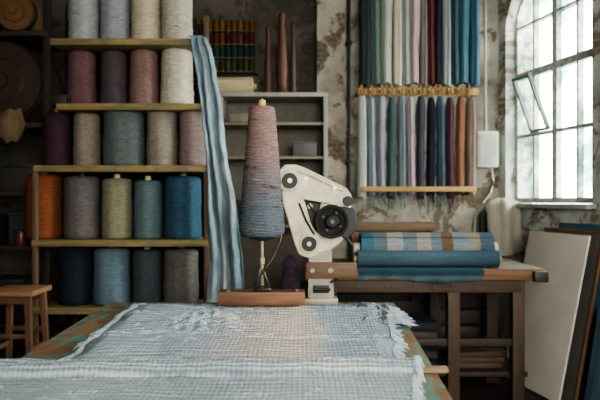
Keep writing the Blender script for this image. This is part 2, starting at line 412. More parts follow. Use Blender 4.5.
for (x,z,w,h,c,l) in ((-2.55,1.42,.3,.3,'#1f3034','dark teal metal box on the rack'),(-2.2,1.42,.25,.22,'#2a2724','dark brown wooden box on the rack'),(-2.5,1.0,.3,.25,'#252220','black storage box on the rack'),(-2.15,1.0,.22,.27,'#20292c','dark slate storage box on the rack'),(-2.4,.4,.5,.35,'#211c19','large dark chest on the lower rack shelf')):
    t=thing('storage_box',l,'box',(x,4.8,z+.001))
    MB().box((0,0,h*.42),(w,.3,h*.84),.008).obj('box_body',plain(c,.6),t)
    MB().box((0,0,h*.9),(w+.012,.312,h*.12),.008).obj('box_lid',plain(c,.5,0,.3),t)
MB().lathe([(0,0),(.045,0),(.05,.01),(.05,.1),(.04,.12),(.02,.125),(0,.125)],24).obj('small_jar',plain('#4d2019',.4),loc=(S(20,4.6),4.62,1.001),label='small dull red jar on the rack',category='jar')
st=thing('wooden_stool','square worn wooden stool with pale brown seat','stool',(S(19,3.95),3.95,0))
sw=wood('#5d3f2b','#8c684a','x'); swz=wood('#3f291f','#684833','z')
SZ=Z(291,3.8)
MB().box((0,0,SZ-.02),(.31,.31,.035),.008).obj('seat',sw,st)
for a in (-1,1):
    for b in (-1,1):
        m=MB(); m.prism([(a*.11-.018,b*.11-.018,SZ-.037),(a*.11+.018,b*.11-.018,SZ-.037),(a*.11+.018,b*.11+.018,SZ-.037),(a*.11-.018,b*.11+.018,SZ-.037)],
                [(a*.14-.014,b*.14-.014,0),(a*.14+.014,b*.14-.014,0),(a*.14+.014,b*.14+.014,0),(a*.14-.014,b*.14+.014,0)]); m.obj('leg',swz,st)
for b in (-1,1):
    MB().box((0,b*.122,SZ*.62),(.235,.02,.03),.004).obj('rung',swz,st)
    MB().box((b*.122,0,SZ*.5),(.02,.235,.03),.004).obj('rung',swz,st)
    MB().box((0,b*.11,SZ-.065),(.2,.018,.05),.003).obj('apron',swz,st)

# ================================================================ BACK CABINET
cb=thing('open_cabinet','pale grey open metal cabinet with shelves against the wall','cabinet',(-.23,5.28,0))
cm=plain('#848177',.5,0,.15,6); H=Z(92,5.1); W=.935
for x in (-W/2+.02,W/2-.02): MB().box((x,0,H/2-.01),(.035,.36,H-.03),.004).obj('side_panel',cm,cb)
MB().box((0,0,H-.02),(W,.37,.035),.004).obj('top_panel',cm,cb)
MB().box((0,.17,H/2),(W-.06,.01,H-.06),0).obj('back_panel',plain('#5d584f',.8),cb)
zs=[Z(122,5.1),Z(156,5.1),Z(225,5.1),.5,.1]
for z in zs: MB().box((0,-.005,z-.012),(W-.07,.33,.024),.003).obj('cabinet_shelf',plain('#6f6757',.6),cb)
def boxthing(x,z,w,h,c,l,y=5.2,dep=.2):
    t=thing('storage_box',l,'box',(x,y,z+.001))
    MB().box((0,0,h*.43),(w,dep,h*.86),.005).obj('box_body',plain(c,.7),t)
    MB().box((0,0,h*.92),(w+.008,dep+.008,h*.14),.005).obj('box_lid',plain(c,.6,0,.35),t)
boxthing(-.5,zs[0],.2,.07,'#6f6553','beige cardboard box in the cabinet')
boxthing(.04,zs[1],.2,.12,'#4b4a46','dark grey box in the cabinet')
boxthing(-.4,zs[2],.3,.22,'#2a231d','dark brown box in the cabinet'); boxthing(0,zs[2],.3,.2,'#37312a','taupe box in the cabinet')
def roll(name,lab,cat,x0,x1,y,z,r,mat,coremat,group=None,core=.02,end=.03,lump=.008,flap=True):
    t=thing(name,lab,cat,((x0+x1)/2,y,z),group); Lh=(x1-x0)/2
    prof=[(core,-Lh)]
    n=5
    for i in range(1,n+1):
        rr=core+(r-core)*i/n; prof+=[(rr-.004,-Lh+.003*(i%2)),(rr,-Lh+.003*((i+1)%2))]
    prof+=[(r,-Lh+.01)]
    for i in range(1,40): prof.append((r,-Lh+.01+(2*Lh-.02)*i/40))
    prof+=[(r,Lh-.01)]
    for i in range(n,0,-1):
        rr=core+(r-core)*i/n; prof+=[(rr,Lh-.003*((i+1)%2)),(rr-.004,Lh-.003*(i%2))]
    prof+=[(core,Lh)]
    m=MB().lathe(prof,48,Matrix.Translation((0,0,r))@AX)
    for v in m.bm.verts:
        q=Vector((v.co.y,v.co.z-r)); 
        if q.length>core+.004:
            d=1-lump*4*(.5+.5*noise.noise(Vector((v.co.x*9,v.co.y*16,v.co.z*16+y))))
            v.co.y*=d; v.co.z=r+(v.co.z-r)*d
    if flap: m.box((0,-r*.55,r*1.8),(2*Lh-.02,.05,.006),.002,rot=Matrix.Rotation(.58,3,'X'))
    m.obj('rolled_fabric',mat,t,angle=50)
    MB().lathe([(core*.7,-Lh-end),(core,-Lh-end),(core,Lh+end),(core*.7,Lh+end),(core*.7,Lh),(0,Lh)],20,Matrix.Translation((0,0,r))@AX).obj('core_tube',coremat,t)
    return t
card=plain('#a58a62',.7)
roll('fabric_roll','beige rolled cloth lying on top of the cabinet','fabric roll',S(213,5.25),S(253,5.25),5.25,H,.076,fabric('#a8997c',axis='Z'),card)
for i,(px,h,r,c1,c2_) in enumerate(((268,.62,.035,'#2c1610','#4d2a1b'),(282,.74,.055,'#351c12','#5a3420'),(293,.66,.03,'#26140f','#472719'))):
    m=MB(); m.lathe([(r*1.2,0),(r*1.25,.02),(r*.9,.05),(r*.8,.12),(r*.95,h*.3),(r*.7,h*.6),(r*.45,h*.85),(r*.55,h*.9),(r*.5,h*.97),(0,h)],24)
    m.obj('tall_bobbin',wood(c1,c2_,'z'),loc=(S(px,5.28),5.28,H+.001),label='tall tapered dark brown wooden bobbin standing on the cabinet',category='bobbin',group='tall wooden bobbins on the cabinet')
tr=thing('thread_rack','dark wall rack with rows of small muted thread spools','rack',(S(225,5.5),5.5,Z(74,5.5)))
k=5.5/600; TW=62*k; TH=56*k
MB().box((0,.06,TH/2),(TW,.012,TH),0).obj('back_board',dkz,tr)
for x in (-TW/2,TW/2): MB().box((x,.02,TH/2),(.02,.09,TH),.003).obj('side_rail',dkz,tr)
rcols=[['#31381f','#262e1a','#3a3920'],['#1f302c','#172e25','#18292a'],['#4b2018','#54281a','#381613'],['#553a1c','#5e431f','#4c301a']]
for j in range(4):
    z=.02+j*(TH-.02)/4
    MB().box((0,.01,z-.006),(TW-.02,.07,.01),.002).obj('ledge',dk,tr)
for j in range(4):
    for i in range(10):
        z=.02+j*(TH-.02)/4; c=rcols[j][i%3]
        x=-TW/2+.037+i*(TW-.074)/9
        t=thing('thread_spool','small spool of muted thread on the wall rack','thread',(tr.location.x+x,5.5,tr.location.z+z+.001),'thread spools on the wall rack')
        MB().lathe([(0,.008),(.023,.008),(.0235,.05),(.020,.095),(0,.095)],14).obj('thread_winding',fabric(c),t)
        MB().lathe([(0,0),(.0245,0),(.0245,.007),(.01,.008),(.01,.096),(.018,.097),(.016,.104),(0,.104)],14).obj('spool_core',plain('#5d4c34',.7),t)

# ================================================================ FABRIC RACK
DR=5.38
fr=thing('fabric_rack','pale wooden wall rack with rails and pegs for hanging fabrics','rack',(0,DR,0))
rw=wood('#7d5f36','#a98850','x')
x0,x1=S(358,DR),S(478,DR)
for z,hh,yy in ((3.3,.05,0),(2.32,.06,0),(1.445,.045,-.145)):
    xa,xb=(x0,x1) if yy==0 else (S(362,5.23),S(476,5.23))
    MB().box(((xa+xb)/2,yy,z),(xb-xa,.032,hh),.006).obj('rail',rw,fr)
    for x in (xa+.004,xb-.004): MB().box((x,(.22+yy)/2,z),(.026,.22-yy,.03),.003).obj('bracket',rw,fr)
lower=[('#939592','pale grey'),('#6a727a','light blue grey'),('#6f7075','lilac grey'),('#3a4649','dark teal'),('#5a6268','slate blue'),('#7e757a','pale mauve'),('#38343d','dark purple'),('#1b1f29','navy'),('#384450','mid blue'),('#402c32','plum'),('#674737','rust orange'),('#60514a','warm brown')]
def hang(px,w,z0,z1,hexc,lab,grp,D,seed,th=.05,pinch=.6,fa=.16):
    t=thing('hanging_fabric',lab,'fabric',(S(px,D),D,z0),grp)
    a=w/2*D/600; b=th/2; Hh=z1-z0; m=MB(); rings=[]
    n=30; nz=22
    for j in range(nz+1):
        v=j/nz; pf=1-(1-pinch)*max(0,(v-.9)/.1)**1.5; ring=[]
        for i in range(n):
            th_=2*math.pi*i/n
            fold=1+fa*math.sin(5*th_+seed+v*.6)+.07*math.sin(9*th_+seed*2-v*1)+.08*noise.noise(Vector((math.cos(th_)*2,v*5,seed)))
            x=a*math.cos(th_)*fold*pf*(1+.05*math.sin(v*4+seed)); y=b*math.sin(th_)*fold*pf
            ring.append(m.bm.verts.new((x+.006*math.sin(v*3+seed),y,Hh*v+(.012*math.sin(th_*2+seed) if j==0 else 0))))
        rings.append(ring)
    for p,q in zip(rings,rings[1:]):
        for i in range(n): m.bm.faces.new((p[i],p[(i+1)%n],q[(i+1)%n],q[i]))
    m.bm.faces.new(rings[0][::-1]); m.bm.faces.new(rings[-1])
    m.obj('cloth_fold',fabric(hexc),t,angle=70)
    return t
zt=2.265
for i,(c,n) in enumerate(lower):
    px=362+i*(470-362)/11
    t=hang(px,8.4 if i<11 else 10,1.40 if i%3 else 1.37,zt-.012*(i%2),c,f'{n} fabric length hanging from a rack peg','fabric lengths hanging on the lower rail',DR-.085,i*1.7,.065,.6,.07)
    ti=MB(); 
    for q in range(8): 
        l=random.uniform(.05,.15); ti.tube([(-.028+.008*q,0,0.012),(-.030+.009*q+random.uniform(-.008,.008),-.006,-l*.5),(-.030+.009*q+random.uniform(-.014,.014),0,-l)],.0028,4)
    ti.obj('tassel',fabric(c),t,kind='stuff')
    x=S(px,DR-.085)*1.0
    rq=random.uniform(.8,1.3)
    g=MB(); g.box((x,-.04,2.335),(.018,.06,.085*rq),.004); g.tube([(x,-.06,2.345),(x-.022*rq,-.085,2.325),(x-.024*rq,-.09,2.285),(x,-.09,2.245),(x+.024*rq,-.09,2.285),(x+.022*rq,-.085,2.325),(x,-.06,2.345)],.0065,6); g.obj('peg',rw,fr)
upper=[(365,11.5,'#28332f','dark green'),(376,11,'#4a554e','grey green'),(387,10.5,'#8f8e85','pale grey'),(397,9.5,'#aa9f8f','cream beige'),(406,9.5,'#7a7b76','mid grey'),(415,9,'#998983','dusty pink'),(423,8.5,'#666160','taupe grey'),(431,8.5,'#492625','deep red'),(438,8,'#1d2028','dark navy'),(446,9,'#7d807f','silver grey'),(455,9.5,'#2c4047','dark teal'),(464,9.5,'#3b5761','turquoise blue'),(473,10.5,'#2b424f','petrol blue')]
for i,(px,w,c,n) in enumerate(upper):
    hang(px,w,2.37+.004*(i%3),3.42,c,f'{n} fabric length hanging on the top rail','fabric lengths hanging on the top rail',DR-.06,i*2.1+.5,.08,.9,.1)

eb=thing('fuse_box','off-white wall mounted electrical box with rounded corners','electrical box',(S(487,5.5),5.53,Z(168,5.5)))
MB().box((0,0,.17),(.2,.13,.33),.02).obj('box_body',plain('#b0afa8',.4,0,.08),eb)
MB().box((0,-.072,.17),(.16,.015,.27),.006).obj('box_door',plain('#999994',.4,0,.08),eb)
MB().tube([(0,0,.33),(0,.02,.6),(0,.02,1.2),(0,.02,1.8)],.012,8).obj('conduit',plain('#9a9790',.5),eb)
MB().tube([(.05,0,.0),(.06,-.03,-.12),(.03,-.06,-.22),(-.04,-.04,-.32),(-.1,0,-.45),(-.1,.03,-.62)],.009,8).obj('cable',plain('#b5b2a8',.5),eb)
hang(503,30,Z(254,5.2),Z(198,5.2),'#958f83','crumpled pale grey beige cloth hanging below the window',None,5.2,2.2,.14,.3,.2)
hang(490,16,Z(248,5.35),Z(210,5.35),'#5a5853','grey cloth bundle hanging beside the wall corner',None,5.4,4.2,.1,.4,.2)

# ================================================================ WORKBENCH
BZ=.91
wb=thing('workbench','long dark worn wooden workbench with fabric rolls on it','workbench',(.8,4.2,0))
bwx=wood('#3a2619','#704d30','x'); bwz=wood('#2a1c13','#4d3625','z'); dwx=wood('#1d1511','#3a2a1f','x')
MB().box((0,0,BZ-.04),(1.54,.7,.078),.012).obj('bench_top',bwx,wb)
MB().box((-.02,-.3,BZ-.12),(1.3,.03,.08),.004).obj('apron',wood('#2a1d14','#4d3624','x'),wb)
for x in (-.62,.20,.62):
    for y in (-.27,.27): 
        m=MB(); m.box((x,y,(BZ-.08)/2),(.08,.08,BZ-.08),.01); m.box((x,y,.02),(.10,.10,.04),.006); m.obj('leg',bwz,wb)
m=MB(); m.box((.0,-.27,.42),(1.25,.03,.05),.004); m.obj('cross_brace',dwx,wb)
MB().box((0,.0,.2),(1.4,.5,.03),.004).obj('lower_shelf',dwx,wb)
MB().box((.735,-.37,BZ-.05),(.09,.05,.07),.012).obj('bench_vise',plain('#33302d',.5,.5),wb)
bl=banded([(0,lin('#41545f')),(.5,lin('#4b5e69')),(1,lin('#3c4f5b'))],'x',-.46,.46,True,.014,.62,.8)
roll('fabric_roll','steel blue rolled cloth lying on the workbench','fabric roll',S(357,3.93),S(497,3.93),3.92,BZ+.001,.056,bl,card,'fabric rolls on the workbench',.02,.02,.016,False)
pl=banded([(0,lin('#40616f')),(.10,lin('#5d6971')),(.20,lin('#8d8d88')),(.32,lin('#66727a')),(.42,lin('#8f877c')),(.52,lin('#65727b')),(.60,lin('#6b5244')),(.68,lin('#747e84')),(.80,lin('#877d70')),(.88,lin('#4b5a65'))],'x',-.46,.46,False,.012,.6,.8)
roll('fabric_roll','rolled woven cloth banded in grey, blue and beige','fabric roll',S(360,4.12),S(490,4.12),4.115,BZ+.001,.112,pl,plain('#b9af98',.7),'fabric rolls on the workbench',.035,.045,.04)
def bf(U,V):
    x=-.40+.80*U
    if V<.4: return Vector((x,.08-.125*V/.4,.003))
    t=(V-.4)/.6; return Vector((x+.01*math.sin(t*4),-.052-.008*math.sin(U*30)*t,-.002-.075*t+.016*math.sin(U*7)*t))
fb=banded([(0,lin('#26383f')),(.35,lin('#4e5c62')),(.6,lin('#263a43')),(1,lin('#33474f'))],'z',-.09,0,True,.02,.8,.4,.2)
fc=thing('folded_cloth','dark teal cloth with loose threads folded over the bench edge','cloth',(S(420,3.85),3.89,BZ+.001))
MB().grid(50,24,bf).obj('cloth_sheet',fb,fc,angle=80)
m=MB(); rr=random.Random(5)
for i in range(9):
    U=rr.random(); p=bf(U,1); l=rr.uniform(.03,.14)
    m.tube([p,p+Vector((rr.uniform(-.012,.012),-.004,-l*.5)),p+Vector((rr.uniform(-.02,.02),0,-l))],.0014,4)
m.obj('hanging_threads',fabric('#4d5354'),fc,kind='stuff')
cr=thing('wooden_crate','low slatted brown wooden crate on the workbench','crate',(S(391,4.42),4.43,BZ+.001))
for z in (.03,.105,.18,.245):
    for y in (-.09,.09): MB().box((0,y,z),(.6,.014,.055),.003).obj('slat',wood('#42301f','#6f5033','x'),cr)
for x in (-.29,.29):
    MB().box((x,0,.14),(.02,.165,.27),.003).obj('crate_end',bwz,cr)
MB().box((0,0,.008),(.56,.165,.014),.002).obj('crate_bottom',bwx,cr)
for i,(px,c,l) in enumerate(((441,'#6b4a38','brown'),(449,'#8a8073','beige'),(457,'#34373c','charcoal'))):
    t=thing('thread_bobbin',f'small {l} thread bobbin standing on the workbench','bobbin',(S(px,4.42),4.42,BZ+.001),'thread bobbins on the workbench')
    MB().lathe([(0,.01),(.025,.01),(.027,.08),(.02,.15),(0,.15)],18).obj('thread_winding',yarn(c),t)
    MB().lathe([(0,0),(.03,0),(.03,.009),(.01,.01),(.01,.151),(.016,.155),(.014,.175),(0,.175)],18).obj('bobbin_core',card,t)
for (cx,cy,cw,chh,lab) in ((1.28,4.84,.5,.60,'dark slatted wooden crate standing on the floor'),(.62,4.84,.62,.70,'dark slatted crate added for the shade under the workbench')):
    cr=thing('slatted_crate',lab,'crate',(cx,cy,0))  # tall one is added dark filler, standing in for shade under the bench
    nsl=5
    for i in range(nsl):
        z=.06+i*(chh-.1)/(nsl-1)
        for y in (-.14,.14): MB().box((0,y,z),(cw,.016,.10),.003).obj('slat',wood('#17110e','#32261d','x'),cr)
    for x in (-cw/2+.01,cw/2-.01):
        for y in (-.125,.125): MB().box((x,y,chh/2),(.03,.03,chh),.003).obj('corner_post',dkz,cr)
    MB().box((0,0,.025),(cw-.02,.26,.02),.002).obj('crate_bottom',dk,cr)
for j,(c,l) in enumerate((('#24333c','dark slate'),('#3e3a36','dark taupe'),('#1d2a30','deep teal'),('#4a4640','grey brown'),('#2c3338','charcoal blue'))):
    m=MB(); m.box((0,0,.03),(.40-.02*j,.34,.055),.02)
    bmesh.ops.subdivide_edges(m.bm,edges=m.bm.edges[:],cuts=3,use_grid_fill=True)
    for v in m.bm.verts: v.co+=Vector((.01*noise.noise(v.co*9+Vector((j,0,0))),.01*noise.noise(v.co*9+Vector((0,j,5))),.006*noise.noise(v.co*11+Vector((2,j,0)))))
    m.obj('folded_fabric',fabric(c,axis='Z'),loc=(.72+.01*j,4.16,.222+.064*j),label=f'{l} folded fabric piled on the bench lower shelf',category='fabric',group='folded fabrics on the bench lower shelf')
for j in range(6):
    MB().box((0,0,.0),(.34+.02*j,.06,.035),.004,rot=Matrix.Rotation(.04*j,3,'Z')).obj('timber_offcut',wood('#2b1e14','#503a28','x'),loc=(1.19,4.06+.075*(j%2),.236+.037*(j//2)),label='rough brown timber offcut stacked on the bench lower shelf',category='timber',group='timber offcuts on the lower shelf')
t=thing('storage_box','dark brown box on the bench lower shelf','box',(.36,4.2,.216))
MB().box((0,0,.13),(.22,.26,.26),.006).obj('box_body',plain('#231c18',.7),t); MB().box((0,0,.28),(.23,.27,.035),.006).obj('box_lid',plain('#2b231e',.6,0,.35),t)
dl=thing('wheeled_dolly','low wooden dolly with small caster wheels on the floor','dolly',(.70,4.16,0),rz=.1)
MB().box((0,0,.105),(.5,.2,.03),.005).obj('platform',wood('#33271f','#5d4636','x'),dl)
for x in (-.2,.2):
    for y in (-.07,.07):
        m=MB(); m.lathe([(.01,-.012),(.038,-.012),(.043,0),(.038,.012),(.01,.012)],24,Matrix.Translation((x,y,.043))@RX90); m.obj('caster_wheel',plain('#23211f',.4),dl)
        MB().box((x,y,.083),(.035,.034,.016),.002).obj('caster_fork',plain('#66625c',.4,.8),dl)
def leaning(name,lab,cat,u0,wid,hgt,off_top,off_bot,th,mat,edge=None):
    b0=O+u*u0-nout*off_bot; t0=O+u*u0-nout*off_top+Vector((0,0,hgt))
    up=(t0-b0); Lb=up.length; up.normalize(); nn=u.cross(up).normalized()
    M=Matrix(((u.x,up.x,nn.x,b0.x),(u.y,up.y,nn.y,b0.y),(u.z,up.z,nn.z,b0.z+.012),(0,0,0,1)))
    if edge:
        t=thing(name,lab,cat); t.matrix_world=M
        fw=.02
        for c,sz in (((wid/2,Lb/2,0),(wid-2*fw,Lb-2*fw,th*.7)),): MB().box(c,sz,.002).obj('panel',mat,t)
        for c,sz in (((fw/2,Lb/2,0),(fw,Lb,th)),((wid-fw/2,Lb/2,0),(fw,Lb,th)),((wid/2,fw/2,0),(wid-2*fw,fw,th)),((wid/2,Lb-fw/2,0),(wid-2*fw,fw,th))): MB().box(c,sz,.003).obj('frame_strip',edge,t)
    else:
        o=MB().box((wid/2,Lb/2,0),(wid,Lb,th),.003).obj(name,mat,label=lab,category=cat); o.matrix_world=M
leaning('white_board','large off-white board leaning against the wall below the window','board',.93,.67,1.10,.275,.510,.016,plain('#c2bab0',.7,0,.1,4))
leaning('framed_panel','brown wooden framed panel leaning against the wall','panel',1.03,.64,1.13,.215,.44,.022,plain('#4d4a44',.7,0,.1,4),wood('#4a2f1e','#6f5033','y'))
leaning('painted_panel','dark blue teal painted panel leaning against the wall','panel',1.10,.84,1.17,.14,.34,.016,plain('#2c5160',.6,0,.3,6))
leaning('wooden_plank','weathered blue grey wooden plank leaning on the panels','plank',1.76,.16,.66,.33,.45,.02,wood('#2f4955','#54707c','y'))

# ================================================================ FOREGROUND TABLE
TZ=.85
tb=thing('work_table','heavy brown wooden work table with flaked green paint','table',(0,2.05,0))
tm=wood('#3f291b','#80593a','y',.8,.6,'#3f665d',.5,14)
def tl(D): return -.878-.045*(D-1.74)
def trt(D): return .36+(.45-.36)*(D-1.2)/1.7+.012
m=MB()
np_=6
for i in range(np_):
    f0=i/np_; f1_=(i+1)/np_-.004
    c=[]
    for D,f in ((1.1,f0),(1.1,f1_),(2.93,f1_),(2.93,f0)):
        a=tl(D); b=trt(D); c.append((a+(b-a)*f,D-2.05))
    m.prism([(x,y,TZ) for x,y in c],[(x,y,TZ-.045) for x,y in c])
m.obj('tabletop',tm,tb)
for x,y in ((-.78,1.2),(-.82,2.83),(.3,1.2),(.36,2.83)):
    MB().box((x,y-2.05,(TZ-.045)/2),(.09,.09,TZ-.045),.008).obj('leg',wood('#3c291d','#6a4b33','z'),tb)
MB().box((-.22,2.83-2.05,TZ-.1),(1.0,.03,.1),.004).obj('apron',bwx,tb)
MB().box((-.8,0,TZ-.1),(.03,1.5,.1),.004).obj('apron',tm,tb)
MB().box((.0,0,.2),(.03,1.6,.08),.004).obj('stretcher',tm,tb)
def bil(q,U,V):
    (ax,ay),(bx,by),(cx,cy),(dx,dy)=q
    return (ax*(1-U)*(1-V)+bx*U*(1-V)+cx*U*V+dx*(1-U)*V, ay*(1-U)*(1-V)+by*U*(1-V)+cy*U*V+dy*(1-U)*V)
q1=[(-.70,1.62),(.28,1.62),(.385,2.80),(-.765,2.82)]
def sstep(a,b,x):
    t=min(1,max(0,(x-a)/(b-a))); return t*t*(3-2*t)
def ribs(x,y,per=.030):
    n=noise.noise(Vector((x*3.5,y*6,31)))
    return math.sin(y*2*math.pi/per+n*7)*(.35+.65*abs(noise.noise(Vector((x*7,y*9,17))))*2)
def h1(x,y):
    a=noise.noise(Vector((x*1.1,y*2.6,1.))); b=noise.noise(Vector((x*2.5,y*6,2.))); c=noise.noise(Vector((x*24,y*40,5.)))
    h=.024*max(0,a+.2)+.009*max(0,1-abs(b)*3.5)*(.3+abs(a))+.0015*c
    h+=.0016*ribs(x,y)+.0006*noise.noise(Vector((x*55,y*90,3)))
    px,py=(x+.36)/.15,(y-2.34)/.12; g=math.exp(-(px*px+py*py)); h+=g*(.004+.034*abs(noise.noise(Vector((x*20,y*24,8.)))))
    for yy,am in ((2.10,.015),(2.52,.012)):
        e=yy+.03*math.sin(x*3.1+yy*5)+.014*noise.noise(Vector((x*14,yy,0)))
        h+=am*(1-sstep(e-.004,e+.014,y))*sstep(e-.36,e-.05,y)+.005*math.exp(-((y-e+.008)/.010)**2)
    return max(.0,h+.004)
def f1(U,V):
    x,y=bil(q1,U,V)
    e=min(U,1-U,V,1-V); 
    x+=.024*noise.noise(Vector((y*6,U*3,0)))*(1 if min(U,1-U)<.02 else .3); y+=.018*noise.noise(Vector((x*8,3,V*3)))
    return Vector((x,y,TZ+.004+h1(x,y)*min(1,e*14+.25)))
cm1=banded([(0,lin('#8f9ca6')),(.2,lin('#a9b3bb')),(.38,lin('#96a1ac')),(.5,lin('#b5adac')),(.66,lin('#cbbdb1')),(.76,lin('#9ba5af')),(1,lin('#85929e'))],'x',-.8,.42,True,.015,.36,1.0,.30,None,True)
ct=thing('woven_cloth','pale blue grey handwoven cloth with frayed edges spread on the table','cloth',(0,0,0))
o=MB().grid(240,360,f1).obj('cloth_sheet',cm1,ct,angle=180)
fm=fabric('#98a2ab')
def fringe(edge,nn,ln,drop,seed):
    m=MB(); rr=random.Random(seed)
    for i in range(nn):
        t=(i+rr.random())/nn; p,d=edge(t); 
        d=Vector(d)+Vector((rr.uniform(-.6,.6),rr.uniform(-.6,.6),0)); d.normalize(); l=ln*rr.uniform(.3,1.5)
        b=p+d*l*.5+Vector((rr.uniform(-.006,.006),rr.uniform(-.006,.006),rr.uniform(0,.005))); e=p+d*l+Vector((rr.uniform(-.010,.010),rr.uniform(-.010,.010),0))
        if drop: b.z-=drop*.3; e.z-=drop*rr.uniform(.5,1)
        else: b.z=max(b.z,TZ+.004); e.z=TZ+.003
        m.tube([p,b,e],.0011,4)
    return m
fringe(lambda t:(f1(1,t)+Vector((0,0,.001)),(1,0,0)),320,.030,0,1).obj('fringe',fm,ct,kind='stuff')
fringe(lambda t:(f1(0,t)+Vector((0,0,.001)),(-1,0,0)),260,.022,0,2).obj('fringe',fm,ct,kind='stuff')
fringe(lambda t:(f1(t,1)+Vector((0,0,.001)),(0,1,0)),220,.020,0,3).obj('fringe',fm,ct,kind='stuff')
m=MB(); rr=random.Random(9)
for i in range(480):
    k_=rr.random()
    if k_<.3: a=rr.gauss(0,.07)-.36; b=rr.gauss(0,.045)+2.34
    elif k_<.8:
        a=rr.uniform(-.70,.30); yy=rr.choice((2.10,2.52)); b=yy+.03*math.sin(a*3.1+yy*5)+rr.gauss(0,.007)
    else: a=rr.uniform(-.68,.28); b=rr.uniform(1.85,2.75)
    z=TZ+.005+h1(a,b); an=rr.uniform(-.6,.6)+rr.choice((0,1.57,3.14)); l=rr.uniform(.012,.036)
    ex,ey=a+math.cos(an)*l,b+math.sin(an)*l
    m.tube([(a,b,z),(a+math.cos(an)*l*.5,b+math.sin(an)*l*.5+rr.uniform(-.005,.005),z+rr.uniform(.002,.007)),(ex,ey,TZ+.006+h1(ex,ey))],.0010,4)
m.obj('loose_weft',fabric('#a3acb4'),ct,kind='stuff',label='ragged loose weft threads')
q2=[(-.86,1.12),(.205,1.12),(.335,1.77),(-.895,1.755)]
def f2(U,V):
    VV=.80
    n1=noise.noise(Vector((U*3,.5,7))); R=.029+.005*n1
    x,y=bil(q2,U,min(V,VV))
    base=.013+.010*noise.noise(Vector((x*2,y*5,4)))+.002*noise.noise(Vector((x*9,y*20,4)))+.0014*ribs(x,y,.022)+.0006*noise.noise(Vector((x*50,y*80,4)))
    if V>VV:
        t=(V-VV)/(1-VV)
        xx,y1=bil(q2,U,VV); W=bil(q2,U,1)[1]-y1
        y=y1+W*t; x=xx+(bil(q2,U,1)[0]-xx)*t
        hump=math.sin(math.pi*min(1,max(0,(t-.12)/.88)))**.5 if t>.12 else 0
        h=base*(1-t)+R*1.35*hump+.004*hump*noise.noise(Vector((x*16,t*5,4)))+.0012*noise.noise(Vector((x*60,t*20,4)))+.0014*math.sin(t*40+n1*8)*hump
        h-=.012*math.exp(-((t-.10)/.05)**2)
        y+=(.03*noise.noise(Vector((U*6,1,0)))+.008*noise.noise(Vector((U*40,1,0))))*t
    else: h=base
    x+=.016*noise.noise(Vector((y*9,1,U)))
    h=max(h,.002)
    lim=tl(y)
    if x<lim:
        d=lim-x; return Vector((lim-.01-d*.2,y,TZ+.02-d))
    return Vector((x,y,TZ+.004+h))
cm2=banded([(0,lin('#8b9a9f')),(.3,lin('#a6b0b3')),(.55,lin('#9da8ad')),(.8,lin('#b3b9ba')),(1,lin('#94a0a7'))],'x',-.95,.35,True,.012,.36,1.0,.30,None,True)
c2=thing('woven_cloth','thick grey green woven cloth with a folded edge on the table','cloth',(0,0,0))
MB().grid(260,320,f2).obj('cloth_sheet',cm2,c2,angle=180)
fringe(lambda t:(f2(1,t*.98),(1,0,0)),280,.022,0,5).obj('fringe',fabric('#a1acb1'),c2,kind='stuff')
m=MB(); rr=random.Random(21)
for i in range(150):
    U=rr.uniform(.02,.98); V=rr.uniform(.45,.97); p=f2(U,V); dU=rr.uniform(-.02,.02); dV=rr.uniform(-.03,.03)
    q=f2(min(.99,max(.01,U+dU)),min(.98,V+dV)); mid=(p+q)/2+Vector((0,0,.004))
    m.tube([p+Vector((0,0,.001)),mid,q+Vector((0,0,.001))],.0009,4)
m.obj('loose_weft',fabric('#a3adb2'),c2,kind='stuff')
def f3(U,V):
    y=2.36+.38*V+.025*noise.noise(Vector((U*4,V*5,9)))
    x=.24+.165*U+.02*noise.noise(Vector((V*6,2,U)))
    e=min(1,min(U,1-U)*7,min(V,1-V)*8)
    z=TZ+.012+e*(.018+.016*noise.noise(Vector((U*5,V*7,1)))+.007*math.sin(V*15+U*3)+.003*noise.noise(Vector((U*20,V*30,1)))+.001*ribs(x,y))
    return Vector((x,y,z))
c3=thing('woven_cloth','bunched blue grey cloth end with fringe at the table corner','cloth',(0,0,0))
cm3=banded([(0,lin('#84909a')),(.5,lin('#9ca6ae')),(1,lin('#788693'))],'x',.25,.5,True,.015,.36,1.0,.35,None,True)
o=MB().grid(60,90,f3).obj('cloth_sheet',cm3,c3,angle=180)
fringe(lambda t:(f3(1,t),(1,-.3,0)),280,.040,.010,6).obj('fringe',fm,c3,kind='stuff')
MB().box((0,0,.008),(.085,.03,.014),.002).obj('wooden_lath',wood('#5a4833','#83704f','x'),loc=(.385,1.74,TZ+.001),label='short pale wooden lath on the table edge',category='lath')

# ================================================================ CONE STAND + CONE
DS=2.80; ks=DS/600
cs=thing('cone_stand','wooden block stand with metal spindle on the table','stand',(S(262,DS),DS,TZ+.016))
MB().box((0,0,.03),(.40,.10,.062),.004).obj('base_block',wood('#432a1a','#765133','x'),cs)
steel=plain('#8b8880',.3,.9,.1); black=plain('#0e0d0c',.6,.0,.1)
def LZ(py): return Z(py,DS)-(TZ+.016)
MB().tube([(0,0,.06),(0,0,LZ(99))],.0055,10).obj('spindle_rod',steel,cs)
m=MB(); m.lathe([(.0,LZ(237)-.018),(.02,LZ(237)-.018),(.022,LZ(237)-.014),(.060,LZ(237)-.008),(.062,LZ(237)),(0,LZ(237))],32); m.obj('support_disc',black,cs)
m=MB(); m.lathe([(.006,.062),(.009,.066),(.008,.18),(.013,.185),(.013,.215),(.008,.22),(.008,LZ(237)-.018)],20); m.obj('spindle_sleeve',plain('#8f826b',.4,.4),cs)
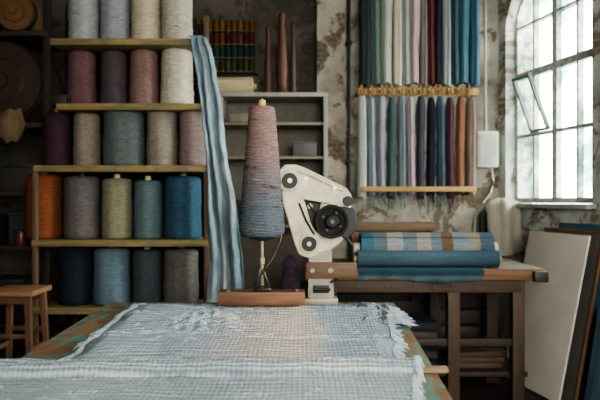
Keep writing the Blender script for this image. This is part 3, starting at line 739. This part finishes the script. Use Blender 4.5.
m=MB(); m.box((-.018,-.03,.115),(.016,.008,.12),.002,rot=Matrix.Rotation(.22,3,'Y')); m.box((.012,-.03,.07),(.07,.03,.014),.002); m.box((.024,-.03,.11),(.012,.008,.09),.002,rot=Matrix.Rotation(-.3,3,'Y'))
m.tube([(-.035,-.03,.062),(-.03,-.032,.1),(.0,-.034,.14),(.012,-.03,.17),(.03,-.03,.165)],.004,8); m.tube([(.045,-.02,.062),(.03,-.03,.09),(.0,-.036,.085),(-.03,-.036,.07)],.004,8)
m.obj('tension_bracket',plain('#2c2a27',.35,.6),cs)
for x in (-.16,.16): MB().lathe([(0,0),(.012,0),(.012,.006),(.006,.009),(0,.009)],12,Matrix.Translation((x,0,.0605))).obj('bolt',steel,cs)
zc=Z(237,DS)+.001
yc=thing('yarn_cone','tall variegated mauve, teal and rust yarn cone on the spindle','yarn',(S(262,DS),DS,zc))
Hc=(237-107)*ks; prof=[(.02,0),(.084,0),(.096,.006),(.105,.022)]
nn=90
for i in range(nn+1):
    f=i/nn; r=(23.0-9.8*f)*ks; prof.append((r*(1+random.uniform(-.013,.013)),.034+(Hc-.049)*f))
prof+=[(12.2*ks,Hc-.006),(9.5*ks,Hc),(4*ks,Hc+.001)]
MB().lathe(prof,56).obj('yarn_winding',variegated(),yc,angle=70)
MB().lathe([(.013,Hc-.1),(.019,Hc-.01),(.015,Hc+.03),(.011,Hc+.031),(.0115,Hc+.01),(.007,Hc-.02)],24).obj('cone_core',plain('#b79a5e',.6),yc)
m=MB(); m.tube([(.102,-.04,.06),(.088,-.06,-.02),(.05,-.05,-.1),(.02,-.035,-.14)],.0015,5); m.obj('loose_thread',fabric('#8c6a70'),yc)

# ================================================================ MACHINE
DM=2.885; km=DM/600
mc=thing('knitting_machine','cream cast metal machine arm with black motor wheel on the table','machine',(S(318,DM),DM,TZ+.001))
def Lx(px): return (px-318)*km
def Lz(py): return Z(py,DM)-(TZ+.001)
cream=plain('#b8ae97',.45,0,.28,14,.2); cream2=plain('#857e6e',.45,.1,.25,14,.15)
def smooth(p,it=2):
    for _ in range(it):
        q=[]
        for i in range(len(p)):
            a=p[i]; b=p[(i+1)%len(p)]
            q+=[(a[0]*.88+b[0]*.12,a[1]*.88+b[1]*.12),(a[0]*.12+b[0]*.88,a[1]*.12+b[1]*.88)]
        p=q
    return p
cv=lambda P,it=2:[(Lx(a),Lz(b)) for a,b in smooth(P,it)]
def cast(P,th,yc_,mat,name,holes=[],bev=.006,it=2):
    me=extruded(cv(P,it),[cv(h) for h in holes],th,bev); me.transform(Matrix(((1,0,0,0),(0,0,1,yc_),(0,1,0,0),(0,0,0,1))))
    o=meobj(name,me,mat); o.parent=mc; return o
cast([(279,187),(278,173),(285,165),(298,165),(346,188),(351,196),(350,206),(339,207),(318,202),(305,200),(291,197)],.08,0,cream,'upper_arm',[],.007,1)
cast([(282,190),(300,190),(306,206),(311,224),(320,238),(319,252),(310,258),(299,254),(294,242),(288,220),(283,204)],.055,-.012,cream,'lower_arm',[],.007,1)
cast([(322,197),(334,194),(348,200),(352,210),(350,228),(342,241),(330,250),(316,253),(309,245),(316,236),(318,214)],.085,.02,cream,'gear_housing',[],.007,1)
cast([(300,192),(322,196),(322,238),(312,240),(305,222)],.03,.012,plain('#1a1817',.6,.2,.2),'inner_web',[],.004,1)
cast([(338,206),(354,208),(357,228),(346,240),(336,232)],.08,.0,black,'motor_block',[],.005,1)
m=MB(); m.tube([(Lx(290),-.042,Lz(169)),(Lx(306),-.046,Lz(174)),(Lx(326),-.046,Lz(183)),(Lx(342),-.046,Lz(191))],.008,10); m.obj('arm_rib',cream,mc)
def disc(px,py,r,y0,y1,mat,name,seg=36):
    m=MB(); m.lathe([(0,y0),(r*.92,y0),(r,y0+.003),(r,y1-.003),(r*.92,y1),(0,y1)],seg,Matrix.Translation((Lx(px),0,Lz(py)))@RX90); return m.obj(name,mat,mc)
for px,py,r in ((290,181,11),(309,243,10.5)):
    disc(px,py,r*km,.03,.054,cream,'joint_boss'); disc(px,py,r*.70*km,.049,.062,black,'joint_cap'); disc(px,py,r*.22*km,.055,.068,steel,'joint_bolt')
PX,PY=331,221; R=16.5*km
vblack=plain('#070707',.85,.0,.1)
m=MB(); T=Matrix.Translation((Lx(PX),0,Lz(PY)))@RX90
m.lathe([(0,.02),(R*.95,.02),(R*.97,.044),(R,.054),(R*.90,.066),(R,.078),(R*.97,.088),(R*.82,.086),(R*.76,.074),(R*.40,.068),(0,.068)],48,T)
m.obj('motor_wheel',vblack,mc)
m=MB(); m.lathe([(0,.06),(R*.42,.06),(R*.40,.090),(R*.30,.098),(0,.098)],28,T); m.obj('wheel_hub',plain('#151413',.7,.1,.1),mc)
disc(PX,PY,R*.14,.095,.108,plain('#4a4842',.5,.4),'wheel_axle')
for q in range(4):
    a=q*math.pi/2+.5; disc(PX+9.5*math.cos(a),PY+9.5*math.sin(a),1.3*km,.068,.078,plain('#3a3835',.5,.4),'wheel_bolt',12)
disc(347,201,5*km,.03,.060,black,'end_knob'); disc(334,188,1.8*km,.05,.056,steel,'screw'); disc(306,179,2*km,.036,.050,steel,'screw'); disc(299,222,2*km,.028,.044,steel,'screw'); disc(310,206,3*km,.0,.012,cream2,'web_bolt')
m=MB(); m.tube([(Lx(299),-.05,Lz(203)),(Lx(306),-.055,Lz(220)),(Lx(314),-.055,Lz(234))],.005,8); m.tube([(Lx(345),-.04,Lz(236)),(Lx(352),-.04,Lz(246)),(Lx(353),-.03,Lz(262)),(Lx(341),-.03,Lz(275)),(Lx(330),-.03,Lz(282))],.006,8)
m.tube([(Lx(304),-.015,Lz(198)),(Lx(316),-.02,Lz(214)),(Lx(318),-.02,Lz(232))],.004,6)
m.obj('linkage_rod',black,mc)
m=MB(); z1=Lz(248)
m.prism([(Lx(309),-.024,z1),(Lx(331),-.024,z1),(Lx(331),.026,z1),(Lx(309),.026,z1)],[(Lx(308),-.03,.03),(Lx(334),-.03,.03),(Lx(334),.03,.03),(Lx(308),.03,.03)]); 
bmesh.ops.bevel(m.bm,geom=m.bm.edges[:],offset=.006,segments=2,affect='EDGES'); m.obj('column',cream2,mc)
m=MB(); m.box((Lx(331),-.046,Lz(269)),(.24,.022,.075),.004); m.obj('clamp_board',wood('#38261a','#66492b','x'),mc)
for q in (312,330): disc(q,269,2.4*km,.055,.064,steel,'clamp_bolt')
m=MB(); m.box((Lx(321),-.036,Lz(288)),(.075,.014,.035),.003); m.tube([(Lx(313),-.05,Lz(288)),(Lx(330),-.05,Lz(288))],.006,8); m.obj('clamp_lever',black,mc)
MB().box((Lx(320),0,.016),(.17,.075,.03),.008).obj('base_plate',cream2,mc)
t=thing('yarn_bundle','dark purple yarn bundle standing beside the machine','yarn',(S(290,2.88),2.885,TZ+.001))
m=MB(); pr=[(0,0),(.03,0)]
for i in range(24): 
    f=i/23; pr.append((.048*(1-.35*f**2)+.003*math.sin(f*30),.01+.205*f))
pr+=[(.016,.232),(0,.235)]
m.lathe(pr,32)
for v in m.bm.verts: v.co.x+=.012*noise.noise(v.co*16); v.co.y=v.co.y*.6+.008*noise.noise(v.co*20+Vector((3,0,0)))
m.obj('yarn_winding',yarn('#30242e'),t)

# ================================================================ LIGHT / CAMERA
w=bpy.data.worlds.new('sky'); scn.world=w; w.use_nodes=True
nt=w.node_tree; bg=nt.nodes['Background']
tc=N(nt,'ShaderNodeTexCoord'); n=N(nt,'ShaderNodeTexNoise'); n.inputs['Scale'].default_value=3; n.inputs['Detail'].default_value=4
nt.links.new(tc.outputs['Generated'],n.inputs['Vector'])
c=ramp(nt,n.outputs['Fac'],[(.4,(.92,.94,.88,1)),(.6,(1,.96,.88,1))])
nt.links.new(c,bg.inputs['Color']); bg.inputs['Strength'].default_value=26.0
sd=bpy.data.lights.new('sun','SUN'); sd.energy=10.0; sd.angle=math.radians(20); sd.color=(1,.95,.87)
so=bpy.data.objects.new('sun',sd); COL.objects.link(so)
so.rotation_euler=Vector((-.93,.22,-.30)).to_track_quat('-Z','Y').to_euler()
try: scn.view_settings.look='AgX - Medium High Contrast'
except Exception: pass
cd=bpy.data.cameras.new('camera'); cam=bpy.data.objects.new('camera',cd); COL.objects.link(cam)
cd.lens=36; cd.sensor_width=36; cam.location=(0,0,CH); cam.rotation_euler=(math.pi/2,0,0)
cd.dof.use_dof=True; cd.dof.focus_distance=2.5; cd.dof.aperture_fstop=2.6; cd.clip_start=.05
scn.camera=cam
